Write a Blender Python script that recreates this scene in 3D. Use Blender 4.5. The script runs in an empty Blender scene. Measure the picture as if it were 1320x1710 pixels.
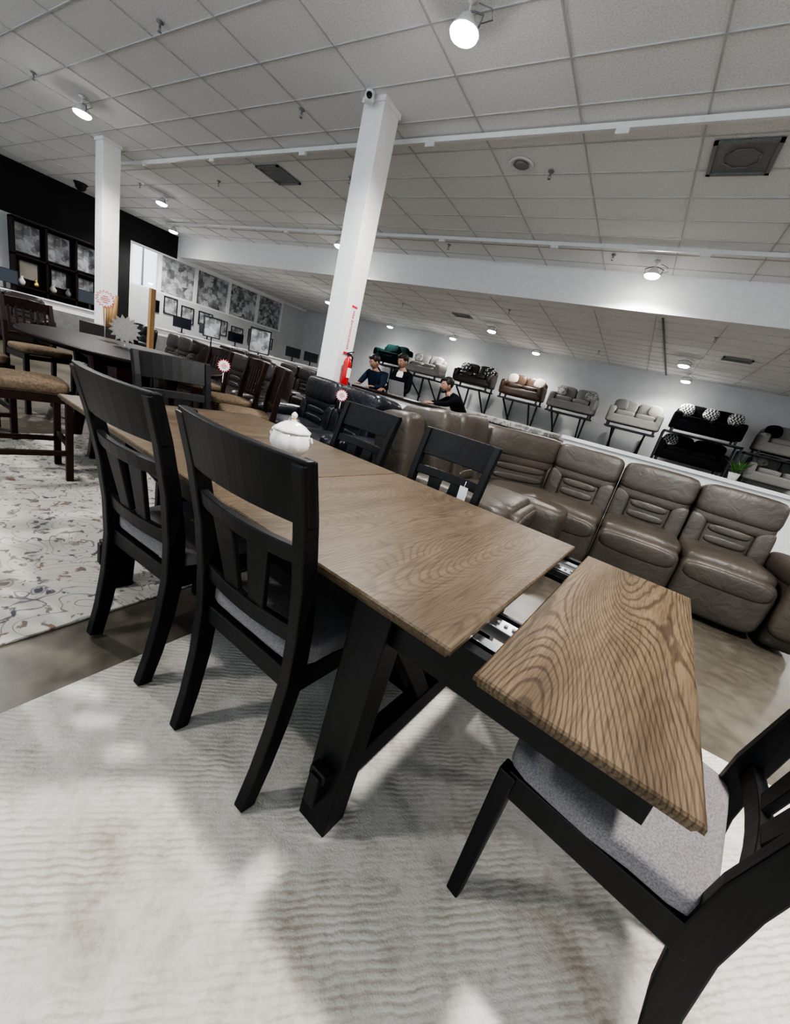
import bpy, math, random, bmesh
from mathutils import Vector, Matrix
random.seed(7)
V=Vector
scene=bpy.context.scene
# ------------------------------------------------------------------ materials
def new_mat(name):
    m=bpy.data.materials.new(name); m.use_nodes=True
    nt=m.node_tree; b=nt.nodes['Principled BSDF']
    return m,nt,b
def N(nt,t,**kw):
    n=nt.nodes.new(t)
    for k,v in kw.items():
        if k in n.inputs: n.inputs[k].default_value=v
        else: setattr(n,k,v)
    return n
def L(nt,a,b): nt.links.new(a,b)
def ramp(nt,stops):
    r=nt.nodes.new('ShaderNodeValToRGB'); e=r.color_ramp.elements
    while len(e)<len(stops): e.new(0.5)
    for el,(p,c) in zip(e,stops):
        el.position=p; el.color=(c[0],c[1],c[2],1)
    return r
def coords(nt,scale=(1,1,1),rot=(0,0,0)):
    tc=N(nt,'ShaderNodeTexCoord'); mp=N(nt,'ShaderNodeMapping')
    mp.inputs['Scale'].default_value=scale; mp.inputs['Rotation'].default_value=rot
    L(nt,tc.outputs['Object'],mp.inputs['Vector']); return mp.outputs['Vector']
def math_(nt,op,a,b=None):
    n=N(nt,'ShaderNodeMath',operation=op)
    for i,x in enumerate((a,b)):
        if x is None: continue
        if isinstance(x,(int,float)): n.inputs[i].default_value=x
        else: L(nt,x,n.inputs[i])
    return n.outputs[0]
def simple(name,col,rough=.5,metal=0,nscale=30,var=.15,bump=.1,scale=(1,1,1),spec=None,dist=.002):
    m,nt,b=new_mat(name)
    v=coords(nt,scale); n=N(nt,'ShaderNodeTexNoise',Scale=nscale,Detail=4.0)
    L(nt,v,n.inputs['Vector'])
    r=ramp(nt,[(.3,[c*(1-var) for c in col]),(.7,[min(1,c*(1+var)) for c in col])])
    L(nt,n.outputs['Fac'],r.inputs['Fac']); L(nt,r.outputs['Color'],b.inputs['Base Color'])
    b.inputs['Roughness'].default_value=rough; b.inputs['Metallic'].default_value=metal
    if spec is not None: b.inputs['Specular IOR Level'].default_value=spec
    if bump>0:
        bp=N(nt,'ShaderNodeBump',Strength=bump,Distance=dist)
        L(nt,n.outputs['Fac'],bp.inputs['Height']); L(nt,bp.outputs['Normal'],b.inputs['Normal'])
    return m
def emis(name,col,s):
    m,nt,b=new_mat(name); b.inputs['Base Color'].default_value=(*col,1)
    b.inputs['Emission Color'].default_value=(*col,1); b.inputs['Emission Strength'].default_value=s
    return m
def leather(name,col,rough=.38,bump=.35):
    m,nt,b=new_mat(name); v=coords(nt)
    n1=N(nt,'ShaderNodeTexNoise',Scale=4.0,Detail=5.0); n2=N(nt,'ShaderNodeTexVoronoi',Scale=140.0)
    n3=N(nt,'ShaderNodeTexNoise',Scale=9.0,Detail=3.0,Distortion=1.2)
    for n in (n1,n2,n3): L(nt,v,n.inputs['Vector'])
    r=ramp(nt,[(.3,[c*.78 for c in col]),(.7,[c*1.2 for c in col])])
    L(nt,n1.outputs['Fac'],r.inputs['Fac']); L(nt,r.outputs['Color'],b.inputs['Base Color'])
    b.inputs['Roughness'].default_value=rough
    b1=N(nt,'ShaderNodeBump',Strength=bump*.4,Distance=.002); L(nt,n2.outputs['Distance'],b1.inputs['Height'])
    b2=N(nt,'ShaderNodeBump',Strength=bump,Distance=.025); L(nt,n3.outputs['Fac'],b2.inputs['Height'])
    L(nt,b1.outputs['Normal'],b2.inputs['Normal']); L(nt,b2.outputs['Normal'],b.inputs['Normal'])
    return m
def fabric(name,col,var=.2,scale=220):
    m,nt,b=new_mat(name); v=coords(nt)
    n=N(nt,'ShaderNodeTexNoise',Scale=float(scale),Detail=3.0); L(nt,v,n.inputs['Vector'])
    r=ramp(nt,[(.35,[c*(1-var) for c in col]),(.65,[min(1,c*(1+var)) for c in col])])
    L(nt,n.outputs['Fac'],r.inputs['Fac']); L(nt,r.outputs['Color'],b.inputs['Base Color'])
    b.inputs['Roughness'].default_value=.95; b.inputs['Specular IOR Level'].default_value=.1
    bp=N(nt,'ShaderNodeBump',Strength=.4,Distance=.002); L(nt,n.outputs['Fac'],bp.inputs['Height']); L(nt,bp.outputs['Normal'],b.inputs['Normal'])
    return m
def pattern(name,c1,c2,scale=9,kind='voronoi'):
    m,nt,b=new_mat(name); v=coords(nt)
    if kind=='voronoi':
        t=N(nt,'ShaderNodeTexVoronoi',Scale=float(scale)); out=t.outputs['Distance']; L(nt,v,t.inputs['Vector'])
        r=ramp(nt,[(.34,c1),(.40,c2)])
    elif kind=='checker':
        t=N(nt,'ShaderNodeTexChecker',Scale=float(scale)); out=t.outputs['Fac']; L(nt,v,t.inputs['Vector']); r=ramp(nt,[(.4,c1),(.6,c2)])
    else:
        t=N(nt,'ShaderNodeTexNoise',Scale=float(scale),Detail=6.0,Distortion=1.0); out=t.outputs['Fac']; L(nt,v,t.inputs['Vector']); r=ramp(nt,[(.42,c1),(.56,c2)])
    L(nt,out,r.inputs['Fac']); L(nt,r.outputs['Color'],b.inputs['Base Color']); b.inputs['Roughness'].default_value=.85
    return m
def oak(name,plank,cath,seed,freq,tintf=1.0):
    # boards laid across the table: per-board tint and offset, fine pores, thin cathedral lines
    m,nt,b=new_mat(name); tc=N(nt,'ShaderNodeTexCoord'); sp=N(nt,'ShaderNodeSeparateXYZ'); L(nt,tc.outputs['Object'],sp.inputs[0])
    fl=math_(nt,'FLOOR',math_(nt,'DIVIDE',sp.outputs['X'],plank)); wn=N(nt,'ShaderNodeTexWhiteNoise',noise_dimensions='1D'); L(nt,fl,wn.inputs['W'])
    off=math_(nt,'ADD',math_(nt,'MULTIPLY',wn.outputs['Value'],7.0),seed)
    cb=N(nt,'ShaderNodeCombineXYZ'); L(nt,sp.outputs['X'],cb.inputs[0]); L(nt,math_(nt,'ADD',math_(nt,'MULTIPLY',sp.outputs['Y'],.20),off),cb.inputs[1]); L(nt,off,cb.inputs[2])
    n=N(nt,'ShaderNodeTexNoise',Scale=3.4,Detail=.6,Distortion=.05,Roughness=.3); L(nt,cb.outputs[0],n.inputs['Vector'])
    v4=coords(nt,(1.0,.25,1.0)); jit=N(nt,'ShaderNodeTexNoise',Scale=38.0,Detail=3.0); L(nt,v4,jit.inputs['Vector'])
    si=math_(nt,'SINE',math_(nt,'ADD',math_(nt,'MULTIPLY',n.outputs['Fac'],freq),math_(nt,'MULTIPLY',jit.outputs['Fac'],5.0)))
    v2=coords(nt,(1.0,.045,1.0)); f=N(nt,'ShaderNodeTexNoise',Scale=260.0,Detail=4.0); L(nt,v2,f.inputs['Vector'])
    v3=coords(nt,(1.0,.12,1.0)); g=N(nt,'ShaderNodeTexNoise',Scale=14.0,Detail=4.0); L(nt,v3,g.inputs['Vector'])
    k=tintf
    base=ramp(nt,[(.3,(.122*k,.084*k,.048*k)),(.5,(.170*k,.121*k,.072*k)),(.72,(.220*k,.162*k,.101*k))]); L(nt,g.outputs['Fac'],base.inputs['Fac'])
    mr=N(nt,'ShaderNodeMapRange'); mr.inputs['From Min'].default_value=-1; L(nt,si,mr.inputs['Value'])
    lr=ramp(nt,[(.0,(1,1,1)),(.60,(1,1,1)),(.95,(.30,.25,.21))]); L(nt,mr.outputs[0],lr.inputs['Fac'])
    fr=ramp(nt,[(.38,(.56,.52,.48)),(.54,(1,1,1))]); L(nt,f.outputs['Fac'],fr.inputs['Fac'])
    m1=N(nt,'ShaderNodeMixRGB',blend_type='MULTIPLY'); m1.inputs[0].default_value=cath; L(nt,base.outputs[0],m1.inputs[1]); L(nt,lr.outputs[0],m1.inputs[2])
    m2=N(nt,'ShaderNodeMixRGB',blend_type='MULTIPLY'); m2.inputs[0].default_value=.8; L(nt,m1.outputs[0],m2.inputs[1]); L(nt,fr.outputs[0],m2.inputs[2])
    tint=ramp(nt,[(0,(.90,.90,.90)),(1,(1.10,1.08,1.05))]); L(nt,wn.outputs['Value'],tint.inputs['Fac'])
    m3=N(nt,'ShaderNodeMixRGB',blend_type='MULTIPLY'); m3.inputs[0].default_value=1; L(nt,m2.outputs[0],m3.inputs[1]); L(nt,tint.outputs[0],m3.inputs[2])
    L(nt,m3.outputs[0],b.inputs['Base Color']); b.inputs['Roughness'].default_value=.42; b.inputs['Specular IOR Level'].default_value=.38
    bp=N(nt,'ShaderNodeBump',Strength=.35,Distance=.001); L(nt,f.outputs['Fac'],bp.inputs['Height'])
    bp2=N(nt,'ShaderNodeBump',Strength=.15,Distance=-.001); L(nt,mr.outputs[0],bp2.inputs['Height']); L(nt,bp.outputs['Normal'],bp2.inputs['Normal'])
    L(nt,bp2.outputs['Normal'],b.inputs['Normal'])
    return m
M={}
M['oak']=oak('oak_top',.135,.40,0.3,430.0,.56); M['oakleaf']=oak('oak_leaf',.50,.70,4.6,520.0,.58); M['blk']=simple('black_wood',(.0062,.0062,.0070),.42,0,60,.3,.5,(1,1,.06),spec=.30,dist=.0015)
M['seat']=fabric('grey_seat_fabric',(.17,.158,.158),.22,260)
M['steel']=simple('slide_steel',(.6,.62,.65),.25,1,20,.1,.0)
M['brownwood']=simple('espresso_wood',(.018,.0075,.005),.42,0,20,.3,.1,(1,1,.1),spec=.3)
M['tabletop']=simple('espresso_table_top',(.009,.005,.004),.38,0,20,.3,.05,(1,.1,1),spec=.07)
M['tan']=fabric('tan_seat_fabric',(.12,.092,.065),.25,60)
M['taupe']=leather('taupe_leather',(.060,.050,.040),.46,.28)
M['blackleather']=leather('black_leather',(.010,.011,.016),.33,.3)
M['brownleather']=leather('dark_brown_leather',(.022,.015,.013),.38,.3)
M['rust']=leather('rust_leather',(.065,.038,.026),.4,.3)
M['greyfab']=fabric('grey_fabric',(.21,.205,.195)); M['lightfab']=fabric('light_grey_fabric',(.28,.272,.255)); M['blackfab']=fabric('black_fabric',(.009,.009,.011))
M['teal']=fabric('teal_velvet',(.005,.020,.019)); M['creamfab']=fabric('cream_fabric',(.44,.40,.35))
M['bw']=pattern('bw_pillow_fabric',(.65,.65,.62),(.02,.02,.02),14); M['bwc']=pattern('bw_check_fabric',(.6,.6,.58),(.02,.02,.02),22,'checker')
M['dots']=pattern('mottled_fabric',(.03,.024,.02),(.20,.17,.135),34,'noise'); M['greypat']=pattern('grey_pattern_fabric',(.16,.16,.16),(.38,.36,.33),12,'noise')
M['white']=simple('white_paint',(.78,.775,.77),.6,0,8,.03,.05); M['offwhite']=simple('offwhite_wall_paint',(.54,.545,.55),.75,0,3,.04,.05)
M['fixture']=simple('white_fixture_metal',(.75,.75,.74),.35,.1,10,.04,0)
M['blackpaint']=simple('black_wall_paint',(.007,.007,.009),.7,0,4,.2,.05)
M['lamp']=emis('lamp_lens',(1,.98,.95),45.0)
M['porcelain']=simple('white_porcelain',(.74,.72,.69),.15,0,5,.02,0); M['gold']=simple('gold_trim',(.7,.5,.2),.25,1,10,.1,0)
M['red']=simple('red_enamel',(.45,.02,.02),.25,0,10,.05,0); M['redprint']=simple('red_print',(.6,.03,.05),.6,0,10,.05,0)
M['blackplastic']=simple('black_plastic',(.012,.012,.013),.35,0,20,.2,0); M['grey']=simple('grey_metal',(.25,.25,.25),.45,.3,10,.1,0)
M['ventgrey']=simple('vent_grille_metal',(.26,.26,.255),.5,.2,40,.1,.1); M['paper']=simple('white_card',(.80,.80,.79),.6,0,10,.02,0)
M['darkglass']=simple('screen_glass',(.01,.012,.02),.1,0,5,.1,0); M['tanwood']=simple('tan_wood',(.36,.215,.10),.5,0,10,.2,.1,(1,1,.1))
M['skin']=simple('skin',(.34,.20,.14),.5,0,30,.06,.05); M['hair']=simple('black_hair',(.012,.009,.008),.5,0,90,.3,.5)
M['navy']=fabric('navy_shirt',(.018,.028,.05)); M['jacket']=fabric('black_jacket',(.010,.010,.012)); M['shirt']=fabric('white_shirt',(.7,.7,.7),.05); M['jeans']=fabric('dark_trousers',(.02,.02,.03))
M['eye']=simple('eye_dark',(.01,.008,.006),.1,0,5,.1,0); M['lip']=simple('lip',(.3,.12,.1),.5,0,5,.05,0)
M['leaf']=simple('plant_leaf',(.04,.12,.02),.5,0,20,.4,.1); M['terracotta']=simple('plant_pot',(.5,.48,.45),.7)
# ------------------------------------------------------------------ mesh builder
GV=[-1,-.93,-.72,-.38,0,.38,.72,.93,1]
def cube_template():
    n=len(GV); idx={}; vs=[]; fs=[]
    def g(p):
        k=tuple(round(c,3) for c in p)
        if k not in idx: idx[k]=len(vs); vs.append(V(p))
        return idx[k]
    for ax in range(3):
        for s in (-1,1):
            for i in range(n-1):
                for j in range(n-1):
                    q=[]
                    for a,b in ((GV[i],GV[j]),(GV[i+1],GV[j]),(GV[i+1],GV[j+1]),(GV[i],GV[j+1])):
                        p=[0,0,0]; p[ax]=s; p[(ax+1)%3]=a; p[(ax+2)%3]=b; q.append(g(p))
                    if s<0: q.reverse()
                    fs.append(q)
    return vs,fs
CT=cube_template()
def Rz(a): return Matrix.Rotation(math.radians(a),4,'Z')
def Rx(a): return Matrix.Rotation(math.radians(a),4,'X')
def Ry(a): return Matrix.Rotation(math.radians(a),4,'Y')
def T(x,y=0,z=0): return Matrix.Translation(V((x,y,z)))
I4=Matrix.Identity(4)
class MB:
    def __init__(s): s.v=[]; s.f=[]; s.m=[]; s.sm=[]; s.mats=[]; s.M=Matrix.Identity(4)
    def mi(s,k):
        if k not in s.mats: s.mats.append(k)
        return s.mats.index(k)
    def add(s,vs,fs,mat,smooth=False,X=None):
        X=s.M@(X if X is not None else I4); o=len(s.v); i=s.mi(mat)
        s.v+=[X@V(p) for p in vs]
        for q in fs: s.f.append([o+a for a in q]); s.m.append(i); s.sm.append(smooth)
    def box(s,c,d,mat,X=None):
        x,y,z=[k/2 for k in d]
        vs=[(-x,-y,-z),(x,-y,-z),(x,y,-z),(-x,y,-z),(-x,-y,z),(x,-y,z),(x,y,z),(-x,y,z)]
        s.add(vs,[(3,2,1,0),(4,5,6,7),(0,1,5,4),(1,2,6,5),(2,3,7,6),(3,0,4,7)],mat,False,T(*c)@(X if X is not None else I4))
    def cush(s,c,d,mat,p=5,X=None,fn=None):
        vs=[]
        for q in CT[0]:
            k=(abs(q.x)**p+abs(q.y)**p+abs(q.z)**p)**(1/p); w=q/k
            if fn: w=fn(w)
            vs.append((w.x*d[0]/2,w.y*d[1]/2,w.z*d[2]/2))
        s.add(vs,CT[1],mat,True,T(*c)@(X if X is not None else I4))
    def sweep(s,pts,w,d,mat,side=(1,0,0),smooth=False):
        pts=[V(p) for p in pts]; n=len(pts); sd=V(side).normalized(); vs=[]; fs=[]
        for i,p in enumerate(pts):
            t=(pts[min(i+1,n-1)]-pts[max(i-1,0)]).normalized(); nn=t.cross(sd).normalized()
            ww=w[i] if isinstance(w,(list,tuple)) else w; dd=d[i] if isinstance(d,(list,tuple)) else d
            for a,b in ((-1,-1),(1,-1),(1,1),(-1,1)): vs.append(p+sd*ww/2*a+nn*dd/2*b)
        for i in range(n-1):
            for k in range(4):
                a=i*4+k; b=i*4+(k+1)%4; fs.append((a,b,b+4,a+4))
        fs.append((3,2,1,0)); o=(n-1)*4; fs.append((o,o+1,o+2,o+3)); s.add(vs,fs,mat,smooth)
    def beam(s,a,b,w,d,mat,side=None):
        a=V(a);b=V(b);t=(b-a).normalized()
        if side is None: side=t.cross(V((0,0,1))) if abs(t.z)<.95 else V((1,0,0))
        s.sweep([a,b],w,d,mat,side)
    def ring(s,rows,mat,X,seg):
        fs=[];n=len(rows)//seg
        for i in range(n-1):
            for k in range(seg):
                a=i*seg+k; b=i*seg+(k+1)%seg; fs.append((a,b,b+seg,a+seg))
        fs.append(tuple(reversed(range(seg)))); fs.append(tuple((n-1)*seg+k for k in range(seg))); s.add(rows,fs,mat,True,X)
    def tube(s,pts,r,mat,seg=10,X=None):
        pts=[V(p) for p in pts]; n=len(pts); vs=[]
        for i,p in enumerate(pts):
            t=(pts[min(i+1,n-1)]-pts[max(i-1,0)]).normalized()
            a=t.cross(V((0,0,1)) if abs(t.z)<.9 else V((1,0,0))).normalized(); b=t.cross(a)
            rr=r[i] if isinstance(r,(list,tuple)) else r
            for k in range(seg):
                th=2*math.pi*k/seg; vs.append(p+(a*math.cos(th)+b*math.sin(th))*rr)
        s.ring(vs,mat,X,seg)
    def lathe(s,prof,mat,seg=24,X=None,lobes=0,amp=0,sc=(1,1)):
        vs=[]
        for r,z in prof:
            for k in range(seg):
                th=2*math.pi*k/seg; rr=r*(1+amp*abs(math.cos(lobes*th/2)) if lobes else 1)
                vs.append((rr*math.cos(th)*sc[0],rr*math.sin(th)*sc[1],z))
        s.ring(vs,mat,X,seg)
    def obj(s,name,loc=(0,0,0),rz=0,bevel=0,parent=None):
        me=bpy.data.meshes.new(name); me.from_pydata([tuple(p) for p in s.v],[],s.f)
        for k in s.mats: me.materials.append(M[k])
        me.polygons.foreach_set('material_index',s.m); me.polygons.foreach_set('use_smooth',s.sm); me.update()
        bm=bmesh.new(); bm.from_mesh(me); bmesh.ops.recalc_face_normals(bm,faces=bm.faces); bm.to_mesh(me); bm.free()
        o=bpy.data.objects.new(name,me); bpy.context.collection.objects.link(o)
        o.location=loc; o.rotation_euler=(0,0,math.radians(rz))
        if bevel: 
            b=o.modifiers.new('bevel','BEVEL'); b.width=bevel; b.segments=2; b.limit_method='ANGLE'; b.angle_limit=math.radians(50)
        if parent: o.parent=parent
        return o
def dup(o,loc,rz):
    c=o.copy(); c.name=o.name.split('.')[0]; bpy.context.collection.objects.link(c); c.location=loc; c.rotation_euler=(0,0,math.radians(rz)); return c
def empty(name,loc=(0,0,0),rz=0):
    e=bpy.data.objects.new(name,None); bpy.context.collection.objects.link(e); e.location=loc; e.rotation_euler=(0,0,math.radians(rz)); return e
# ------------------------------------------------------------------ camera
cz=V((.2407,.9228,.3008)).normalized(); cx=V((.8201,-.3616,.4435)); cx=(cx-cz*cx.dot(cz)).normalized(); cy=cz.cross(cx)
cam=bpy.data.cameras.new('camera'); co=bpy.data.objects.new('camera',cam); bpy.context.collection.objects.link(co)
co.matrix_world=T(0,0,1.2)@Matrix(((cx.x,cx.y,cx.z),(cy.x,cy.y,cy.z),(cz.x,cz.y,cz.z))).to_4x4()
cam.sensor_fit='VERTICAL'; cam.sensor_height=36; cam.lens=36*650/1710; cam.clip_start=.02; cam.clip_end=200
scene.camera=co
# ------------------------------------------------------------------ room
XL=-17.2; XR=9.0; YF=16.8; YB=-6.0; YK=9.75; H1=4.45; H2=3.78
def floor_mat():
    m,nt,b=new_mat('polished_concrete'); v=coords(nt)
    n=N(nt,'ShaderNodeTexNoise',Scale=1.3,Detail=8.0,Roughness=.65); n2=N(nt,'ShaderNodeTexNoise',Scale=14.0,Detail=6.0)
    L(nt,v,n.inputs['Vector']); L(nt,v,n2.inputs['Vector'])
    r=ramp(nt,[(.3,(.062,.052,.040)),(.5,(.10,.088,.069)),(.7,(.15,.134,.108))]); L(nt,n.outputs['Fac'],r.inputs['Fac'])
    r2=ramp(nt,[(.3,(.75,.75,.75)),(.7,(1.1,1.1,1.1))]); L(nt,n2.outputs['Fac'],r2.inputs['Fac'])
    mx=N(nt,'ShaderNodeMixRGB',blend_type='MULTIPLY'); mx.inputs[0].default_value=1; L(nt,r.outputs[0],mx.inputs[1]); L(nt,r2.outputs[0],mx.inputs[2])
    L(nt,mx.outputs[0],b.inputs['Base Color'])
    rr=N(nt,'ShaderNodeMapRange'); rr.inputs['To Min'].default_value=.22; rr.inputs['To Max'].default_value=.45; L(nt,n2.outputs['Fac'],rr.inputs['Value']); L(nt,rr.outputs[0],b.inputs['Roughness'])
    return m
M['floor']=floor_mat()
def tile_mat():
    m,nt,b=new_mat('acoustic_ceiling_tile'); v=coords(nt)
    n=N(nt,'ShaderNodeTexNoise',Scale=60.0,Detail=5.0)
    L(nt,v,n.inputs['Vector'])
    r=ramp(nt,[(.35,(.74,.74,.735)),(.6,(.88,.88,.875))]); L(nt,n.outputs['Fac'],r.inputs['Fac']); L(nt,r.outputs[0],b.inputs['Base Color'])
    b.inputs['Roughness'].default_value=.95; bp=N(nt,'ShaderNodeBump',Strength=.3,Distance=.004); L(nt,n.outputs['Fac'],bp.inputs['Height']); L(nt,bp.outputs['Normal'],b.inputs['Normal'])
    return m
M['tile']=tile_mat(); M['grid']=simple('ceiling_grid_metal_shaded',(.54,.54,.535),.6,0,10,.05,0)  # grid bars coloured darker than the tiles to stand for shadow gaps
def slab(name,x0,x1,y0,y1,z0,z1,mat):
    b=MB(); b.box(((x0+x1)/2,(y0+y1)/2,(z0+z1)/2),(x1-x0,y1-y0,z1-z0),mat); return b.obj(name)
slab('floor',XL-.2,XR+.2,YB,YF+.2,-.1,0,'floor')
slab('ceiling',XL-.2,XR+.2,YB,YK,H1,H1+.1,'tile')
slab('ceiling',XL-.2,XR+.2,YK+.25,YF+.2,H2,H2+.1,'tile')
slab('wall_far',XL-.2,XR+.2,YF,YF+.2,0,H2,'offwhite')
slab('wall_right',XR,XR+.2,YB,YF,0,H1,'offwhite')
slab('trim_bulkhead',XL,XR,YK,YK+.25,H2-.02,H1+.1,'white')
g=MB()
for (ya,yb,h,y) in ((YB,YK,H1,4.55-.61*17),(YK,YF,H2,YK+.6)):
    x=-.58-1.22*14
    while x<XR:
        if x>XL: g.box((x,(ya+yb)/2,h-.006),(.018,yb-ya,.012),'grid')
        x+=1.22
    while y<yb:
        g.box(((XL+XR)/2,y,h-.005),(XR-XL,.018,.010),'grid'); y+=.61
g.obj('trim_ceiling_grid')
b=MB(); b.beam((-.46,10.01,H2-.016),(.02,YF-.01,H2-.016),.035,.018,'blackplastic'); b.obj('trim_ceiling_seam')
wy=[8.1,9.15,10.6,12.15,13.7,15.2]; WZ0=2.3; WZ1=3.68
w=MB()
w.box((XL-.1,(YB+8.1)/2,3.1+(H1-3.1)/2),(.2,8.1-YB,H1-3.1),'blackpaint')
w.box((XL-.1,(YB+6.9)/2,1.55),(.2,6.9-YB,3.1),'offwhite')
w.box((XL-.1,7.5,1.55),(.2,1.2,3.1),'blackpaint')
w.box((XL-.1,(8.1+YK)/2,(WZ1+H1)/2),(.2,YK-8.1,H1-WZ1),'blackpaint')
w.box((XL-.1,(YK+YF)/2,(WZ1+H1)/2),(.2,YF-YK,H1-WZ1),'white')
w.box((XL-.1,(8.1+YF)/2,WZ0/2),(.2,YF-8.1,WZ0),'offwhite')
w.box((XL-.1,(15.2+YF)/2,(WZ0+WZ1)/2),(.2,YF-15.2,WZ1-WZ0),'offwhite')
w.obj('wall_left')
def poster_mat(i):
    m,nt,b=new_mat('printed_scene_%d'%i); v=coords(nt,(1,1,1))
    n=N(nt,'ShaderNodeTexNoise',Scale=3.5+i*.4,Detail=8.0,Distortion=.4)
    L(nt,v,n.inputs['Vector']); bk=N(nt,'ShaderNodeTexVoronoi',Scale=4.6+i*.6); bk.distance='CHEBYCHEV'; L(nt,v,bk.inputs['Vector'])
    sx=N(nt,'ShaderNodeSeparateColor'); L(nt,bk.outputs['Color'],sx.inputs[0])
    ad=math_(nt,'ADD',math_(nt,'MULTIPLY',n.outputs['Fac'],.75),math_(nt,'MULTIPLY',sx.outputs[0],.35))
    r=ramp(nt,[(.30,(.08,.08,.085)),(.5,(.24,.24,.25)),(.70,(.50,.51,.53))]); L(nt,ad,r.inputs['Fac']); L(nt,r.outputs[0],b.inputs['Base Color']); b.inputs['Roughness'].default_value=.35
    return m
for i in range(6): M['print%d'%i]=poster_mat(i)
def glass_mat():
    m,nt,b=new_mat('window_glass')
    tr=N(nt,'ShaderNodeBsdfTransparent'); gl=N(nt,'ShaderNodeBsdfGlossy',Roughness=.02); mx=N(nt,'ShaderNodeMixShader'); mx.inputs[0].default_value=.08
    L(nt,tr.outputs[0],mx.inputs[1]); L(nt,gl.outputs[0],mx.inputs[2]); L(nt,mx.outputs[0],nt.nodes['Material Output'].inputs['Surface']); return m
M['glass']=glass_mat()
for i in range(5):
    b=MB(); y0,y1=wy[i],wy[i+1]; yc=(y0+y1)/2; zc=(WZ0+WZ1)/2
    for yy in (y0+.03,y1-.03): b.box((XL-.08,yy,zc),(.16,.06,WZ1-WZ0),'fixture')
    for zz in (WZ0+.03,WZ1-.03): b.box((XL-.08,yc,zz),(.16,y1-y0-.12,.06),'fixture')
    b.box((XL-.10,yc,zc),(.012,y1-y0-.12,WZ1-WZ0-.12),'glass' if i==0 else 'print%d'%i)
    b.obj('window_%d'%(i+1))
b=MB(); b.tube([(0,0,0),(0,0,9)],[.12,.07],'grey'); b.tube([(0,-.9,8.9),(0,0,9.1),(0,.9,8.9)],.05,'grey'); b.box((0,-1.1,8.9),(.25,.5,.1),'grey'); b.box((0,1.1,8.9),(.25,.5,.1),'grey')
b.obj('street_lamp',(-45,22.3,-.05))
slab('parking_lot_ground',-120,XL-.3,-30,90,-.12,-.05,'grey')
for i,(cxp,cyp) in enumerate([(-4.2,4.84),(-11.3,4.84)]):
    b=MB(); b.box((0,0,H1/2),(.33,.33,H1),'white'); b.box((0,0,H1-.03),(.37,.37,.06),'white'); b.box((0,0,.05),(.35,.35,.1),'white')
    b.obj('support_column',(cxp,cyp,0),0,.006)
for (x0,x1,yy) in [(-12.1,8.5,5.45),(-15.8,8.5,8.5)]:
    b=MB(); L_=x1-x0; b.box((0,0,-.045),(L_,.045,.045),'fixture'); b.box((0,0,-.02),(L_,.03,.03),'fixture')
    xx=-L_/2+1
    while xx<L_/2:
        b.box((xx,0,-.09),(.14,.04,.05),'fixture'); b.box((xx,0,-.015),(.02,.02,.03),'grey'); xx+=2.44
    b.obj('track_rail',((x0+x1)/2,yy,H1-.012),0)
# ------------------------------------------------------------------ ceiling lamps
def lampmesh(hang):
    b=MB()
    b.lathe([(.05,0),(.055,-.015),(.02,-.03),(.012,-.04)],'fixture',16)
    b.tube([(0,0,-.03),(0,0,-hang+.08)],.009,'fixture')
    b.tube([(-.13,0,-hang-.02),(-.15,0,-hang+.06),(-.05,0,-hang+.10),(.05,0,-hang+.10),(.15,0,-hang+.06),(.13,0,-hang-.02)],.008,'grey')
    b.lathe([(.03,-hang+.09),(.06,-hang+.07),(.085,-hang+.03),(.12,-hang-.01),(.135,-hang-.03),(.135,-hang-.04),(.125,-hang-.04)],'fixture',24)
    b.lathe([(.128,-hang-.035),(.12,-hang-.060),(.09,-hang-.078),(.04,-hang-.086)],'lamp',24)
    b.tube([(.13,.02,-hang+.02),(.22,.05,-hang+.05),(.2,.04,-hang+.12),(.08,0,-.05)],.005,'grey')
    return b
lamps=[(-2.53,3.79,H1),(-9.8,3.8,H1),(-12.8,6.75,H1),(-15.5,8.6,H1),(-8.2,8.8,H1),(-.86,9.1,H1),
 (-11.7,12.5,H2),(-10.8,15.6,H2),(-7.7,15.7,H2),(-5.06,12.9,H2),(-4.2,15.6,H2),(.31,13.3,H2),(.6,15.8,H2),
 (1.05,1.45,H1),(4.9,3.8,H1),(5.5,-1.2,H1),(-2.5,-1.2,H1),(-6.2,.6,H1),(6.0,9.0,H1),(5.5,13.2,H2),(-13.5,.8,H1)]
power={13:480,0:300,14:200,16:130,15:110,7:100,8:100,10:100,12:100,6:200,9:200,11:200}
for i,(lx,ly,lz) in enumerate(lamps):
    o=lampmesh(.2).obj('ceiling_lamp',(lx,ly,lz-.012))
    ld=bpy.data.lights.new('lamp_light','SPOT'); ld.energy=power.get(i,270); ld.spot_size=math.radians(155); ld.spot_blend=.6; ld.shadow_soft_size=.13
    ld.color=(1,.98,.955)
    lo=bpy.data.objects.new('lamp_light',ld); bpy.context.collection.objects.link(lo); lo.parent=o; lo.location=(0,0,-.30)
def vent(sx,sy):
    b=MB(); b.box((0,sy/2-.02,-.012),(sx,.04,.024),'ventgrey'); b.box((0,-sy/2+.02,-.012),(sx,.04,.024),'ventgrey'); b.box((sx/2-.02,0,-.012),(.04,sy,.024),'ventgrey'); b.box((-sx/2+.02,0,-.012),(.04,sy,.024),'ventgrey')
    b.box((0,0,-.004),(sx-.06,sy-.06,.006),'ventgrey')
    return b
b=vent(.61,.61)
b.tube([(.16*math.cos(t*math.pi/8)*(1+.12*(t%2)),.16*math.sin(t*math.pi/8)*(1+.12*(t%2)),-.014) for t in range(17)],.007,'grey'); b.obj('ceiling_vent',(-.16,6.15,H1-.012))
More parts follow.
